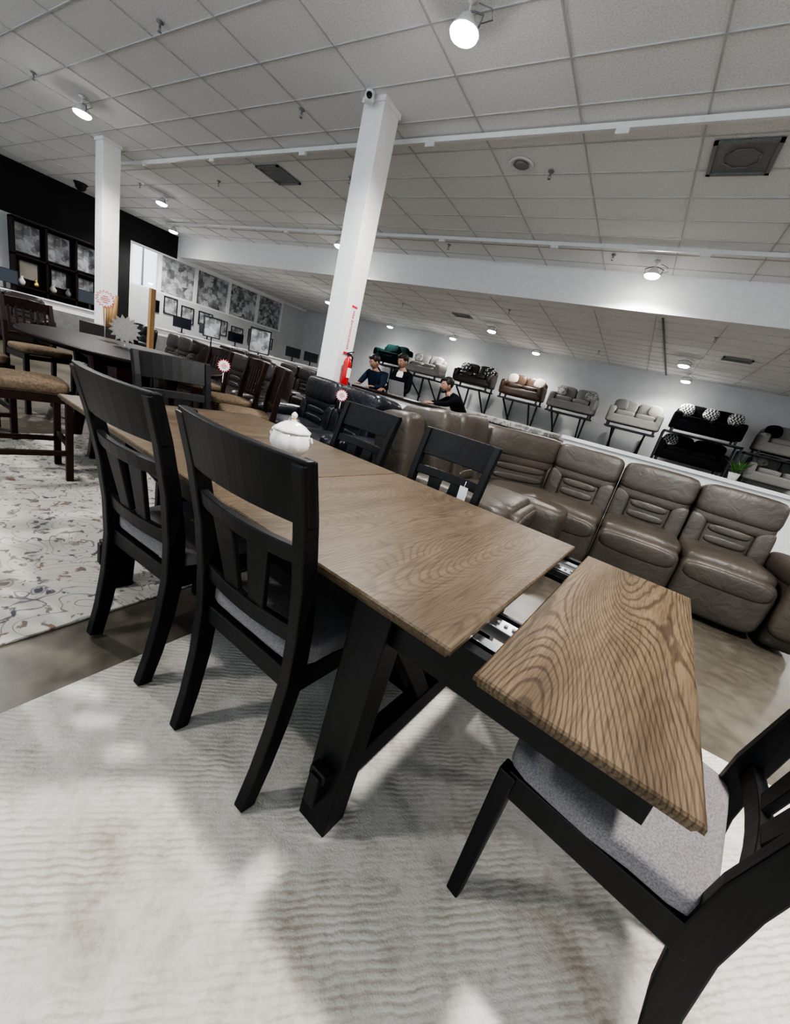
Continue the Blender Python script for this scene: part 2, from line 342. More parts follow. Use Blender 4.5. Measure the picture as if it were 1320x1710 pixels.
for (vx,vy,vz) in [(-7.6,6.15,H1),(1.3,12.8,H2),(-6,12.5,H2)]:
    b=vent(.61,.61 if vz==H1 else .35)
    for k in range(9): b.box((0,-.12+.03*k,-.016),(.52,.008,.02),'grey',Rx(35))
    b.obj('ceiling_vent',(vx,vy,vz-.012))
b=MB(); b.lathe([(.17,0),(.17,-.012),(.15,-.02),(.13,-.014),(.125,-.010)],'fixture',28); b.lathe([(.105,-.022),(.03,-.026)],'ventgrey',28); b.obj('ceiling_speaker',(-2.68,6.12,H1-.006))
b=MB(); b.lathe([(.17,0),(.17,-.03),(.14,-.05),(.13,-.12),(.08,-.18),(.02,-.2)],'blackplastic',24); b.obj('dome_camera',(-16.1,6.2,H1-.006))
b=MB(); b.lathe([(.04,0),(.04,-.006),(.012,-.012),(.012,-.05)],'grey',12); b.tube([(-.012,0,-.045),(-.02,0,-.07),(0,0,-.09),(.02,0,-.07),(.012,0,-.045)],.004,'grey',6); b.lathe([(.022,-.09),(.022,-.094)],'grey',10)
sp=b.obj('sprinkler_head',(-6.3,3.2,H1-.012))
for (sx,sy,sz) in [(-10.1,3.26,H1),(-5.5,4.7,H1),(-2.3,6.3,H1),(-5.9,6.3,H1),(-9.7,6.3,H1),(-13,6.3,H1),(-1.6,8.95,H1),(-5.1,8.95,H1),(-8,12,H2),(-4,11,H2),(.6,11,H2),(-2,14.5,H2)]:
    dup(sp,(sx,sy,sz-.012),0)
b=MB(); b.lathe([(.06,0),(.06,-.02),(.05,-.03)],'fixture',20); b.cush((0,-.02,-.075),(.12,.13,.11),'fixture',3); b.lathe([(.035,0),(.035,.01),(.02,.015)],'blackplastic',16,T(0,-.085,-.08)@Rx(90)); b.obj('security_camera',(-4.2,4.84-.26,H1-.012),35)
b=MB(); b.lathe([(.055,0),(.06,.02),(.06,.34),(.045,.39),(.02,.41),(.02,.44)],'red',20); b.box((0,0,.455),(.03,.08,.03),'blackplastic'); b.box((0,.03,.49),(.02,.12,.012),'blackplastic',Rx(15))
b.tube([(0,.02,.45),(0,.09,.43),(.0,.10,.3),(0,.08,.12)],.012,'blackplastic'); b.box((.056,0,.2),(.012,.07,.14),'paper'); b.box((-.065,0,.25),(.03,.06,.06),'grey'); b.obj('fire_extinguisher',(-4.2+.165+.08,4.84,1.0))
e=empty('fire_extinguisher_sign',(-4.2+.172,4.84,1.78))
b=MB(); b.box((0,0,0),(.01,.12,.66),'paper'); b.box((.006,0,-.315),(.002,.12,.03),'redprint'); b.box((.006,0,.315),(.002,.12,.03),'redprint'); b.obj('panel',parent=e)
fc=bpy.data.curves.new('lettering','FONT'); fc.body='FIRE EXTINGUISHER'; fc.size=.060; fc.align_x='CENTER'; fc.align_y='CENTER'; fc.extrude=.001
fc.materials.append(M['redprint']); fo=bpy.data.objects.new('lettering',fc); bpy.context.collection.objects.link(fo); fo.parent=e
fo.location=(.007,0,0); fo.rotation_euler=Matrix(((0,0,1),(0,1,0),(-1,0,0))).to_euler()
# ------------------------------------------------------------------ rugs
def rug1():
    m,nt,b=new_mat('ripple_rug_pile'); v=coords(nt,(1,1,1),(0,0,math.radians(48)))
    wv=N(nt,'ShaderNodeTexWave',Scale=19.0,Distortion=4.2,Detail=3.0); wv.inputs['Detail Scale'].default_value=1.0; wv.bands_direction='X'
    L(nt,v,wv.inputs['Vector'])
    n=N(nt,'ShaderNodeTexNoise',Scale=2.2,Detail=9.0,Roughness=.7); n2=N(nt,'ShaderNodeTexNoise',Scale=180.0,Detail=2.0); n3=N(nt,'ShaderNodeTexNoise',Scale=3.6,Detail=7.0,Roughness=.7)
    n5=N(nt,'ShaderNodeTexNoise',Scale=26.0,Detail=8.0,Roughness=.75)
    for q in (n,n2,n3,n5): L(nt,v,q.inputs['Vector'])
    r=ramp(nt,[(.36,(.32,.29,.25)),(.46,(.45,.425,.385)),(.60,(.51,.49,.455))]); L(nt,n.outputs['Fac'],r.inputs['Fac'])
    sp_=ramp(nt,[(.36,(.80,.78,.74)),(.52,(1,1,1))]); L(nt,n5.outputs['Fac'],sp_.inputs['Fac'])
    m0=N(nt,'ShaderNodeMixRGB',blend_type='MULTIPLY'); m0.inputs[0].default_value=.8; L(nt,r.outputs[0],m0.inputs[1]); L(nt,sp_.outputs[0],m0.inputs[2])
    msk=ramp(nt,[(.42,(0.05,0.05,0.05)),(.60,(.75,.75,.75))]); L(nt,n3.outputs['Fac'],msk.inputs['Fac'])
    lr=ramp(nt,[(.12,(.70,.67,.63)),(.45,(1,1,1))]); L(nt,wv.outputs['Fac'],lr.inputs['Fac'])
    mx=N(nt,'ShaderNodeMixRGB',blend_type='MULTIPLY'); L(nt,msk.outputs[0],mx.inputs[0]); L(nt,m0.outputs[0],mx.inputs[1]); L(nt,lr.outputs[0],mx.inputs[2])
    L(nt,mx.outputs[0],b.inputs['Base Color']); b.inputs['Roughness'].default_value=.9; b.inputs['Specular IOR Level'].default_value=.15
    hh=math_(nt,'MULTIPLY',wv.outputs['Fac'],msk.outputs[0])
    b1=N(nt,'ShaderNodeBump',Strength=.5,Distance=.003); L(nt,hh,b1.inputs['Height'])
    b2=N(nt,'ShaderNodeBump',Strength=.5,Distance=.003); L(nt,n2.outputs['Fac'],b2.inputs['Height']); L(nt,b1.outputs['Normal'],b2.inputs['Normal']); L(nt,b2.outputs['Normal'],b.inputs['Normal'])
    return m
def rug2():
    m,nt,b=new_mat('floral_rug_pile'); v=coords(nt)
    n=N(nt,'ShaderNodeTexNoise',Scale=3.0,Detail=1.5,Distortion=1.2); vo=N(nt,'ShaderNodeTexVoronoi',Scale=5.5); n3=N(nt,'ShaderNodeTexNoise',Scale=22.0,Detail=6.0,Distortion=.6)
    n4=N(nt,'ShaderNodeTexNoise',Scale=6.0,Detail=2.0)
    for q in (n,vo,n3,n4): L(nt,v,q.inputs['Vector'])
    ab=math_(nt,'ABSOLUTE',math_(nt,'SINE',math_(nt,'MULTIPLY',n.outputs['Fac'],40)))
    vines=ramp(nt,[(.06,(1,1,1)),(.20,(0,0,0))]); L(nt,ab,vines.inputs['Fac'])
    pet=math_(nt,'ADD',vo.outputs['Distance'],math_(nt,'MULTIPLY',n3.outputs['Fac'],.35))
    fl=ramp(nt,[(.27,(1,1,1)),(.31,(.1,.1,.1)),(.35,(.9,.9,.9)),(.385,(0,0,0))]); L(nt,pet,fl.inputs['Fac'])
    sm=ramp(nt,[(.575,(0,0,0)),(.62,(1,1,1))]); L(nt,n3.outputs['Fac'],sm.inputs['Fac'])
    col=ramp(nt,[(.38,(.045,.045,.068)),(.5,(.14,.125,.115)),(.62,(.16,.10,.072))]); L(nt,n4.outputs['Fac'],col.inputs['Fac'])
    a=N(nt,'ShaderNodeMixRGB'); a.inputs[1].default_value=(.42,.395,.36,1); L(nt,col.outputs[0],a.inputs[2]); 
    mx=math_(nt,'MAXIMUM',math_(nt,'MAXIMUM',math_(nt,'MULTIPLY',vines.outputs[0],.85),fl.outputs[0]),sm.outputs[0])
    L(nt,math_(nt,'MULTIPLY',mx,.9),a.inputs[0])
    L(nt,a.outputs[0],b.inputs['Base Color']); b.inputs['Roughness'].default_value=.95; return m
M['rug1']=rug1(); M['rug2']=rug2()
b=MB(); b.box((0,0,.006),(4.4,4.6,.012),'rug1'); b.obj('area_rug',(.93,-.23,0),0,.004)
b=MB(); b.box((0,0,.006),(2.9,4.4,.012),'rug2'); b.obj('floral_area_rug',(-3.05,.3,0),0,.004)
# ------------------------------------------------------------------ dining table
TB=empty('dining_table',(-.098,1.181,.012),-5)
TW=1.09; ZT=.752
def top(name,x0,x1,zt,mat='oak'):
    b=MB(); w2=TW/2
    vs=[];fs=[]
    for dz,ins in [(0,.004),(-.004,0),(-.014,0),(-.017,.006),(-.028,.010)]:
        vs+=[(x0+ins,-w2+ins,zt+dz),(x1-ins,-w2+ins,zt+dz),(x1-ins,w2-ins,zt+dz),(x0+ins,w2-ins,zt+dz)]
    for i in range(4):
        for k in range(4):
            a=i*4+k;c=i*4+(k+1)%4; fs.append((a,a+4,c+4,c))
    fs.append((0,1,2,3)); fs.append((19,18,17,16)); b.add(vs,fs,mat); return b.obj(name,parent=TB)
top('top_right',-.947,0,ZT); top('top_left',-1.9,-.950,ZT); top('leaf_right',.055,.415,ZT-.014,'oakleaf'); top('leaf_left',-2.29,-1.905,ZT-.002)
b=MB(); ap=ZT-.028
for s in (-1,1):
    b.box((-.81,s*.455,ap-.055),(2.37,.03,.11),'blk')
    b.box((-.80,s*.40,ap-.02),(2.3,.03,.03),'steel')
    b.box((.03,s*.30,ap-.018),(.5,.05,.03),'steel'); b.box((.03,s*.25,ap-.012),(.46,.012,.02),'blackplastic')
    b.box((-1.9,s*.30,ap-.018),(.5,.05,.03),'steel')
    for k in range(3): b.tube([(.008+.02*k,s*.30,ap-.003),(.008+.02*k,s*.30,ap+.002)],.005,'grey',8)
b.box((.357,0,ap-.07),(.035,.90,.075),'blk'); b.box((-1.97,0,ap-.055),(.03,.90,.11),'blk')
b.obj('apron_and_slides',bevel=.002,parent=TB)
b=MB()
for u in (-.22,-1.66):
    for s in (-1,1):
        b.sweep([(u,s*.49,0),(u,s*.475,.3),(u,s*.455,ap-.004)],[.10,.105,.11],[.085,.085,.085],'blk')
        b.box((u,s*.545,.17),(.035,.05,.10),'blk'); b.box((u,s*.545,.215),(.055,.03,.03),'blk')
        b.beam((u,s*.06,.19),(u,s*.40,ap-.11),.05,.06,'blk',(1,0,0))
    b.box((u,0,.16),(.06,.96,.085),'blk'); b.box((u,0,ap-.07),(.07,.88,.08),'blk')
b.box((-.94,0,.16),(1.40,.07,.09),'blk')
b.obj('trestle_base',bevel=.004,parent=TB)
# ------------------------------------------------------------------ dining chair
def chair():
    b=MB()
    prof=[(-.270,0,.176),(-.240,.12,.182),(-.215,.26,.188),(-.200,.42,.196),(-.208,.56,.200),(-.232,.72,.204),(-.268,.88,.208),(-.306,1.012,.212)]
    for s in (-1,1):
        b.sweep([(s*x,y,z) for y,z,x in prof],[.036]*8,[.046,.050,.056,.062,.058,.05,.045,.040],'blk')
        b.sweep([(s*.215,.178,0),(s*.213,.172,.44)],[.034,.042],[.034,.042],'blk')
        b.beam((s*.200,-.20,.41),(s*.213,.172,.41),.026,.07,'blk',V((1,0,0)))
    def rail(z0,z1,y0,y1,bow,th,hw=.19):
        n=8; vs=[];fs=[]
        for i in range(n+1):
            t=-1+2*i/n; x=t*hw; yb=-bow*(1-t*t)
            for (yy,zz) in ((y0+yb-th/2,z0),(y0+yb+th/2,z0),(y1+yb+th/2,z1),(y1+yb-th/2,z1)): vs.append((x,yy,zz))
        for i in range(n):
            for k in range(4):
                a=i*4+k; c=i*4+(k+1)%4; fs.append((a,c,c+4,a+4))
        fs.append((3,2,1,0)); o=n*4; fs.append((o,o+1,o+2,o+3)); b.add(vs,fs,'blk')
    rail(.872,1.018,-.264,-.306,.030,.026,.230); rail(.765,.812,-.241,-.253,.028,.024,.205); rail(.530,.580,-.204,-.210,.02,.024,.198)
    rail(.38,.44,-.20,-.20,0,.026,.19)
    b.box((0,.168,.41),(.39,.026,.07),'blk')
    for s in (-1,1):
        vs=[]
        for (z,yy,xi,xo) in ((.575,-.226,s*.020,s*.082),(.770,-.265,s*.030,s*.112)):
            a,c=min(xi,xo),max(xi,xo)
            vs+=[(a,yy-.008,z),(c,yy-.008,z),(c,yy+.008,z),(a,yy+.008,z)]
        b.add(vs,[(3,2,1,0),(4,5,6,7),(0,1,5,4),(1,2,6,5),(2,3,7,6),(3,0,4,7)],'blk')
    b.cush((0,-.002,.468),(.455,.395,.065),'seat',8,None,lambda w:V((w.x*(1-.05*(w.y<0)),w.y,w.z*(1+.25*(1-w.x*w.x)*(1-w.y*w.y)) if w.z>0 else w.z*.8)))
    return b
ch=chair().obj('dining_chair',(-.70,.865,.012),-3,.004)
for loc,rz in [((-1.31,.885,.012),0),((-1.47,1.79,.012),174),((-.80,1.72,.012),176),((-2.27,1.43,.012),-98),((.25,.979,.012),77)]:
    dup(ch,loc,rz)
b=MB(); b.box((0,0,0),(.05,.003,.07),'paper'); b.tube([(0,0,.035),(0,.006,.065)],.0015,'paper',6); b.obj('price_tag',(-.655,1.925,.76),-12)
b=MB()
b.lathe([(.035,0),(.045,.006),(.04,.015),(.06,.035),(.082,.065),(.085,.09),(.078,.115),(.068,.13)],'porcelain',80,None,8,.13)
b.lathe([(.078,.128),(.082,.134),(.070,.142),(.055,.155),(.035,.167),(.018,.173)],'porcelain',80,None,8,.10)
b.lathe([(.010,.172),(.012,.182),(.006,.186),(.013,.195),(.014,.204),(.007,.213),(.001,.216)],'porcelain',20)
b.lathe([(.0125,.186),(.0145,.189),(.0125,.192)],'gold',20)
for s in (-1,1): b.tube([(s*.078,0,.11),(s*.098,0,.118),(s*.104,0,.10),(s*.094,0,.08),(s*.082,0,.075)],.005,'porcelain')
b.obj('sugar_bowl',(-1.31,1.31,.7645),20)
# ------------------------------------------------------------------ taupe sectional
def recl(b,X,w,mat):
    S=b.M; b.M=S@X; e_=.003
    b.cush((0,.50,.20),(w,.90,.34),mat,14)
    b.cush((0,.36,.42),(w-e_,.70,.24),mat,6.5,None,lambda v:V((v.x,v.y,v.z*(1+.18*(1-v.x*v.x)) if v.z>0 else v.z)))
    b.cush((0,.04,.275),(w-e_,.17,.46),mat,5.5,Rx(3)); b.cush((0,-.03,.40),(w-.06,.07,.16),mat,3.5,Rx(3))
    b.cush((0,.82,.62),(w,.28,.86),mat,9,Rx(-7))
    b.cush((0,.72,.925),(w-e_,.27,.29),mat,5.2,Rx(-9)); b.cush((0,.70,.79),(w-.02,.23,.17),mat,4.6,Rx(-9))
    for s in (-1,1): b.cush((s*(w/2-.075),.655,.62),(.145,.18,.36),mat,5.5,Rx(-7))
    b.cush((0,.665,.62),(w-.27,.17,.36),mat,7,Rx(-7))
    for z in (.60,.70): b.cush((0,.585+(z-.6)*.12,z),(w-.33,.05,.075),mat,3.2,Rx(-7))
    b.M=S
b=MB()
for xc,wd in ((-.33,.655),(.325,.65),(.975,.65)): recl(b,T(xc,3.88,0),wd,'taupe')
recl(b,T(-.50,3.84,0)@Rz(45),.95,'taupe'); b.cush((-.72,4.02,.36),(.9,.9,.36),'taupe',7); b.cush((-.95,4.45,.3),(1.0,.75,.5),'taupe',6); b.cush((-1.36,4.02,.60),(.26,.62,.92),'taupe',6); b.cush((-.84,4.74,.60),(.5,.26,.92),'taupe',6)
ZS=Matrix.Diagonal(V((1,1,1.05,1)))
recl(b,T(-.55,3.28,0)@Rz(90)@ZS,.68,'taupe')
b.M=T(-.55,2.765,0)@Rz(90)@ZS
b.cush((0,.46,.26),(.34,.92,.50),'taupe',12); b.cush((0,.40,.50),(.33,.74,.07),'taupe',7); b.cush((0,.82,.62),(.34,.28,.86),'taupe',9,Rx(-7)); b.cush((0,.72,.90),(.335,.27,.33),'taupe',4.6,Rx(-9)); b.cush((0,.68,.66),(.33,.18,.34),'taupe',5,Rx(-7))
for xx in (-.075,.075): b.lathe([(.046,0),(.046,.010),(.038,.010),(.036,.0)],'blackplastic',20,T(xx,.12,.531))
b.M=I4.copy()
def arm(b,X,back=False):
    S=b.M; b.M=S@X
    b.cush((0,.44,.29),(.25,.92,.54),'taupe',8); b.cush((0,.38,.585),(.29,.88,.18),'taupe',3.6); b.cush((0,.0,.38),(.27,.14,.50),'taupe',4)
    if back: b.cush((0,.82,.62),(.30,.28,.86),'taupe',6,Rx(-7))
    b.M=S
arm(b,T(1.44,3.84,0)); arm(b,T(-.56,2.46,0)@Rz(90),True)
b.obj('sectional_sofa')
def sofa(fab,w=1.8,seats=2,pill=(),h=.9):
    b=MB(); d=.92
    b.cush((0,0,.26),(w,d,.30),fab,9); sw=(w-.44)/seats
    for i in range(seats):
        xc=-(w-.44)/2+sw*(i+.5)
        b.cush((xc,-.06,.46),(sw-.01,.72,.18),fab,5); b.cush((xc,.24,.70),(sw-.01,.24,.46),fab,4,Rx(-12))
    b.cush((0,.38,.55),(w-.1,.18,h-.30),fab,6)
    for s in (-1,1): b.cush((s*(w/2-.11),-.02,.42),(.22,d-.04,.46),fab,4.5)
    for sx in (-1,1):
        for sy in (-1,1): b.box((sx*(w/2-.12),sy*(d/2-.1),.06),(.06,.06,.12),'blackplastic')
    for k,pm in enumerate(pill):
        xc=-(w-.6)/2+(w-.6)*k/max(1,len(pill)-1) if len(pill)>1 else 0
        b.cush((xc,.06,.74),(.42,.14,.40),pm,2.6,Rx(-22)@Ry(12*(1 if k%2 else -1)))
    return b
def recl_sofa(fab,seats=3,w=.68):
    b=MB()
    for i in range(seats): recl(b,T((i-(seats-1)/2)*w,-.45,0),w-.01,fab)
    for s in (-1,1):
        b.cush((s*(seats*w/2+.12),-.02,.30),(.25,.86,.56),fab,6); b.cush((s*(seats*w/2+.12),-.05,.57),(.28,.82,.18),fab,3.2)
    return b
recl_sofa('blackleather',2,.74).obj('black_recliner_sofa',(-3.0,3.38,0),-17)
o=recl_sofa('brownleather',3,.68).obj('brown_recliner_sofa',(-5.55,4.0,0),-10)
o2=recl_sofa('brownleather',2,.68).obj('brown_recliner_sofa',(-8.2,4.6,0),-12)
dup(o,(-6.6,6.6,0),-5); dup(o,(-9.8,7.2,0),-5)
dup(o,(-13.2,3.2,0),60); dup(o2,(-9.6,1.2,0),30)
o=recl_sofa('blackleather',3,.68).obj('black_recliner_sofa',(-12.6,5.8,0),-10)
sofa('dots',1.7,2,('dots','dots'),1.0).obj('patterned_accent_sofa',(-2.75,4.55,0),-12)
racks=[(-10.4,1.95,'teal',('teal',)),(-8.6,1.82,'lightfab',('greypat','greypat')),(-6.3,1.85,'brownleather',('bw','bw')),(-4.27,1.8,'rust',('creamfab','creamfab')),(-2.4,1.75,'greyfab',('greypat','greypat')),(-.35,1.72,'lightfab',('greyfab','creamfab')),(1.62,1.98,'blackfab',('bwc','bwc','bwc')),(3.75,1.88,'greyfab',('blackfab','greyfab')),(1.55,1.0,'blackfab',('bwc','blackfab')),(3.8,1.02,'greyfab',('greypat','greypat'))]
for i,(x,z,fb,pl) in enumerate(racks):
    ww=1.65 if i not in (6,8) else 1.9
    sofa(fb,ww,2,pl,.88).obj('display_loveseat',(x,15.75,z),0)
    b=MB()
    if i not in (6,7):
        for s in (-1,1):
            b.box((s*.5,.0,z-.032),(.06,1.0,.06),'blackplastic'); b.beam((s*.5,-.45,z-.07),(s*.42,.85,z-.85 if z>1.2 else .03),.05,.05,'blackplastic')
            b.box((s*.5,.9,z/2),(.06,.06,z),'blackplastic')
        b.box((0,-.45,z-.03),(1.06,.05,.05),'blackplastic')
        for s in (-1,1): b.box((0,s*.36,z-.03),(ww-.1,.10,.055),'blackplastic')
    else:
        for s in (-1,1):
            b.box((s*1.02,.45,z/2),(.05,.05,z),'blackplastic'); b.box((s*1.02,-.45,z/2),(.05,.05,z),'blackplastic'); b.box((s*1.02,0,z-.03),(.05,.95,.05),'blackplastic')
        b.box((0,0,z-.02),(2.0,.95,.035),'blackplastic')
    b.obj('sofa_display_stand',(x,15.75,0))
b=MB(); b.box((0,0,.53),(7.2,.16,1.06),'white'); b.box((0,0,1.085),(7.3,.26,.05),'white'); b.obj('half_wall',(2.6,7.2,0))
b=MB()
for k in range(11): b.cush((random.uniform(-.02,.02),random.uniform(-.02,.02),.05+.1*k),(2.2,1.1,.098),['greypat','dots','lightfab','brownleather','greyfab'][k%5],12)
b.obj('rug_stack',(-2.3,7.3,0),-3)
b=MB(); b.lathe([(.05,0),(.07,.10),(.065,.1)],'terracotta',16)
for k in range(34):
    a=random.random()*6.28; l=.08+random.random()*.14; p=V((math.cos(a)*l,math.sin(a)*l,.12+random.random()*.2)); q=V((-math.sin(a),math.cos(a),0))*.018
    m_=p*.55+V((0,0,.07)); b.add([V((0,0,.1)),m_+q,p,m_-q],[(0,1,2,3)],'leaf')
b.obj('potted_plant',(1.30,7.2,1.11))
sofa('greyfab',2.0,3,('greypat','greypat')).obj('grey_sofa',(-3.2,9.6,0),-5)
sofa('rust',2.0,3,('creamfab','creamfab')).obj('rust_sofa',(-1.2,10.6,0),0)
sofa('lightfab',2.0,3,('greyfab','greyfab')).obj('grey_sofa',(2.0,11,0),0)
# ------------------------------------------------------------------ counter-height set (left)
b=MB()
b.lathe([(1.0,.872),(1.015,.885),(1.015,.895),(1.005,.905),(.98,.907)],'tabletop',72,None,0,0,(1.15,.72))
for sx in (-1,1):
    for sy in (-1,1): b.sweep([(sx*.42,sy*.30,0),(sx*.36,sy*.24,.5),(sx*.40,sy*.28,.87)],.09,.09,'brownwood')
b.box((0,0,.30),(.80,.56,.03),'brownwood'); b.box((0,0,.82),(.9,.6,.09),'brownwood')
b.obj('counter_height_table',(-4.10,1.92,.012),-12,.004)
def counter_chair():
    b=MB(); prof=[(-.25,0),(-.215,.3),(-.20,.62),(-.22,.85),(-.27,1.08)]
    for s in (-1,1):
        b.sweep([(s*.20,y,z) for y,z in prof],.036,.045,'brownwood'); b.sweep([(s*.20,.19,0),(s*.20,.19,.6)],.04,.04,'brownwood')
        b.box((s*.20,0,.20),(.022,.40,.035),'brownwood'); b.box((s*.20,0,.57),(.022,.40,.06),'brownwood')
    for y,z in ((.19,.25),(-.215,.30),(.19,.57),(-.205,.57)): b.box((0,y,z),(.38,.022,.04),'brownwood')
    b.sweep([(-.21,-.263,1.03),(-.1,-.283,1.035),(0,-.288,1.04),(.1,-.283,1.035),(.21,-.263,1.03)],.03,.10,'brownwood',(0,1,0))
    b.box((0,-.222,.74),(.38,.022,.035),'brownwood')
    for k in range(6): b.beam((-.15+.06*k,-.225,.75),(-.15+.06*k,-.262,1.0),.022,.012,'brownwood',(1,0,0))
    b.cush((0,0,.63),(.44,.42,.08),'tan',5); return b
cc=counter_chair().obj('counter_height_chair',(-3.45,1.02,.012),-10,.003)
for loc,rz in [((-2.95,2.35,.012),150),((-3.65,2.68,.012),165),((-4.6,2.95,.012),180),((-5.45,1.75,.012),-85),((-4.5,1.0,.012),0)]: dup(cc,loc,rz)
def burst(r,stem,m1='redprint',m2='paper'):
    b=MB(); n=16
    for z0,rr,mt in ((0,r,m1),(-.003,r*.88,m2)):
        ring=[(rr*(1 if k%2 else .74)*math.cos(math.pi*k/n),z0,rr*(1 if k%2 else .74)*math.sin(math.pi*k/n)) for k in range(2*n)]
        b.add([(0,z0,0)]+ring,[(0,(k+1)%(2*n)+1,k+1) for k in range(2*n)],mt)
    if m1=='redprint':
        for zz,ww in ((.3,.5),(.08,.9),(-.12,.9),(-.34,.5)): b.box((0,-.005,r*zz),(r*ww,.002,r*.07),'redprint')
    b.tube([(0,.004,-r),(0,.004,-r-stem)],.003,'paper',6); return b
burst(.055,.06).obj('sale_sign',(-2.20,2.70,1.01),40)
burst(.055,.08).obj('sale_sign',(-2.98,2.12,1.01),52)
burst(.09,.30).obj('sale_sign',(-5.15,2.20,1.30),66)
burst(.13,.02,'lightfab','lightfab').obj('sale_sign',(-4.30,2.0,1.07),64)
b=MB(); b.box((0,0,.002),(.3,.21,.004),'paper'); b.obj('price_sheet',(-3.85,2.2,.920),20)
# ------------------------------------------------------------------ left / back department
def frame(mat,w,h,fm='blackplastic'):
    b=MB()
    b.box((.005,0,0),(.02,w,h),mat)
    for s in (-1,1): b.box((.015,s*w/2,0),(.04,.03,h+.03),fm); b.box((.015,0,s*h/2),(.04,w,.03),fm)
    return b
b=MB(); b.box((.03,0,1.53),(.06,2.3,3.04),'brownwood')
for k in range(4): b.box((.20,-1.125+.75*k,1.53),(.30,.05,3.04),'brownwood')
for zz in (.03,.7,1.25,2.08,3.03): b.box((.20,0,zz),(.30,2.3,.05),'brownwood')
for (yy,zz,mt,sc) in ((-.95,1.35,'porcelain',1),(-.6,1.36,'gold',.9),(-.2,1.35,'creamfab',1.1),(.2,1.36,'greyfab',.9),(.6,1.35,'gold',1),(.95,1.35,'porcelain',1.1),(-.8,.78,'creamfab',1),(-.1,.78,'porcelain',1),(.75,.78,'greyfab',1)):
    b.lathe([(.04*sc,-.075),(.08*sc,-.02),(.09*sc,.04),(.05*sc,.11),(.035*sc,.15),(.05*sc,.18)],mt,16,T(.20,yy,zz+.0))
b.obj('display_cabinet',(XL+.012,6.0,0))
for y,z,w_,h_,m_ in [(5.26,2.56,.60,.78,'print1'),(6.0,2.56,.60,.78,'print2'),(6.73,2.56,.60,.78,'print3'),(5.26,1.72,.45,.5,'creamfab'),(6.0,1.72,.4,.5,'print4'),(6.73,1.72,.45,.5,'print5'),(3.9,2.4,.9,.9,'paper'),
   (9.6,1.95,.5,.6,'print2'),(10.3,1.8,.5,.6,'print3'),(11.1,1.85,.6,.5,'print4'),(11.9,1.7,.5,.6,'print5'),(12.7,1.6,.6,.6,'print1'),(13.6,1.7,.5,.6,'print2'),(14.5,1.6,.6,.5,'print3'),(9.0,1.8,.3,.4,'blackfab')]:
    frame(m_,w_,h_).obj('framed_picture',(XL+(.075 if 5<y<7 else .012),y,z))
def desk(l):
    b=MB(); b.box((0,0,.52),(l,.5,1.04),'white'); b.box((0,0,1.06),(l+.1,.6,.04),'white'); b.box((0,-.26,.5),(l-.2,.01,.7),'grey'); return b
desk(5).obj('service_desk',(-14.2,9.6,0),90); desk(4).obj('service_desk',(-11.8,10.8,0),80); desk(3.4).obj('service_desk',(-15.2,4.9,0),80)
def monitor():
    b=MB(); b.box((0,0,.33),(.55,.03,.34),'blackplastic'); b.box((0,-.017,.33),(.52,.004,.31),'darkglass'); b.box((0,.02,.12),(.05,.03,.2),'blackplastic'); b.box((0,0,.01),(.22,.18,.02),'blackplastic'); return b
mo=monitor().obj('desktop_monitor',(-14.1,8.3,1.08),60)
for loc,rz in [((-14.2,9.3,1.08),55),((-14.1,10.4,1.08),60),((-11.9,9.6,1.08),50),((-11.8,11.2,1.08),60),((-11.65,12.0,1.08),60),((-15.0,6.0,1.08),60),((-15.3,4.2,1.08),65)]: dup(mo,loc,rz)
for (x,y,z,w_,h_,m_) in [(-12.9,8.6,1.5,.5,.6,'print1'),(-11.0,9.0,1.45,.6,.7,'print3')]:
    f_=frame(m_,w_,h_,'blackplastic'); f_.box((-.08,0,-z/2-h_/4),(.04,.04,z-h_/2+.05),'blackplastic'); f_.obj('standing_poster',(x,y,z),-35)
b=MB(); b.box((0,0,.93),(.06,.16,1.86),'tanwood'); b.box((0,0,.02),(.3,.4,.04),'tanwood'); b.obj('wood_sample_board',(-9.75,5.05,0),30,.005)
b=MB()
for k in range(4): b.tube([(.03*k-.05,0,0),(.04*k-.06,0,.2),(.06*k-.10,0,.36+.04*(k%2))],[.025,.028,.016],'tanwood',8)
b.obj('wood_sculpture',(-6.3,2.75,1.0),30)
b=MB(); b.box((0,0,.5),(.5,.4,1.0),'brownwood'); b.box((0,-.205,.65),(.42,.01,.25),'brownwood'); b.box((0,-.205,.3),(.42,.01,.25),'brownwood'); b.obj('side_cabinet',(-6.3,2.75,0),30,.006)
b=MB()
for z in (.02,.45,.9,1.35): b.box((0,0,z),(.45,2.4,.04),'brownwood')
for y in (-1.2,0,1.2): b.box((0,y,.68),(.45,.04,1.36),'brownwood')
for k in range(10): b.cush((0,-1.0+.22*k,.56 if k%2 else 1.0),(.2,.14,.18),random.choice(['creamfab','greyfab','porcelain','blackplastic','gold']),3)
b.obj('display_bookshelf',(XL+.35,3.0,0))
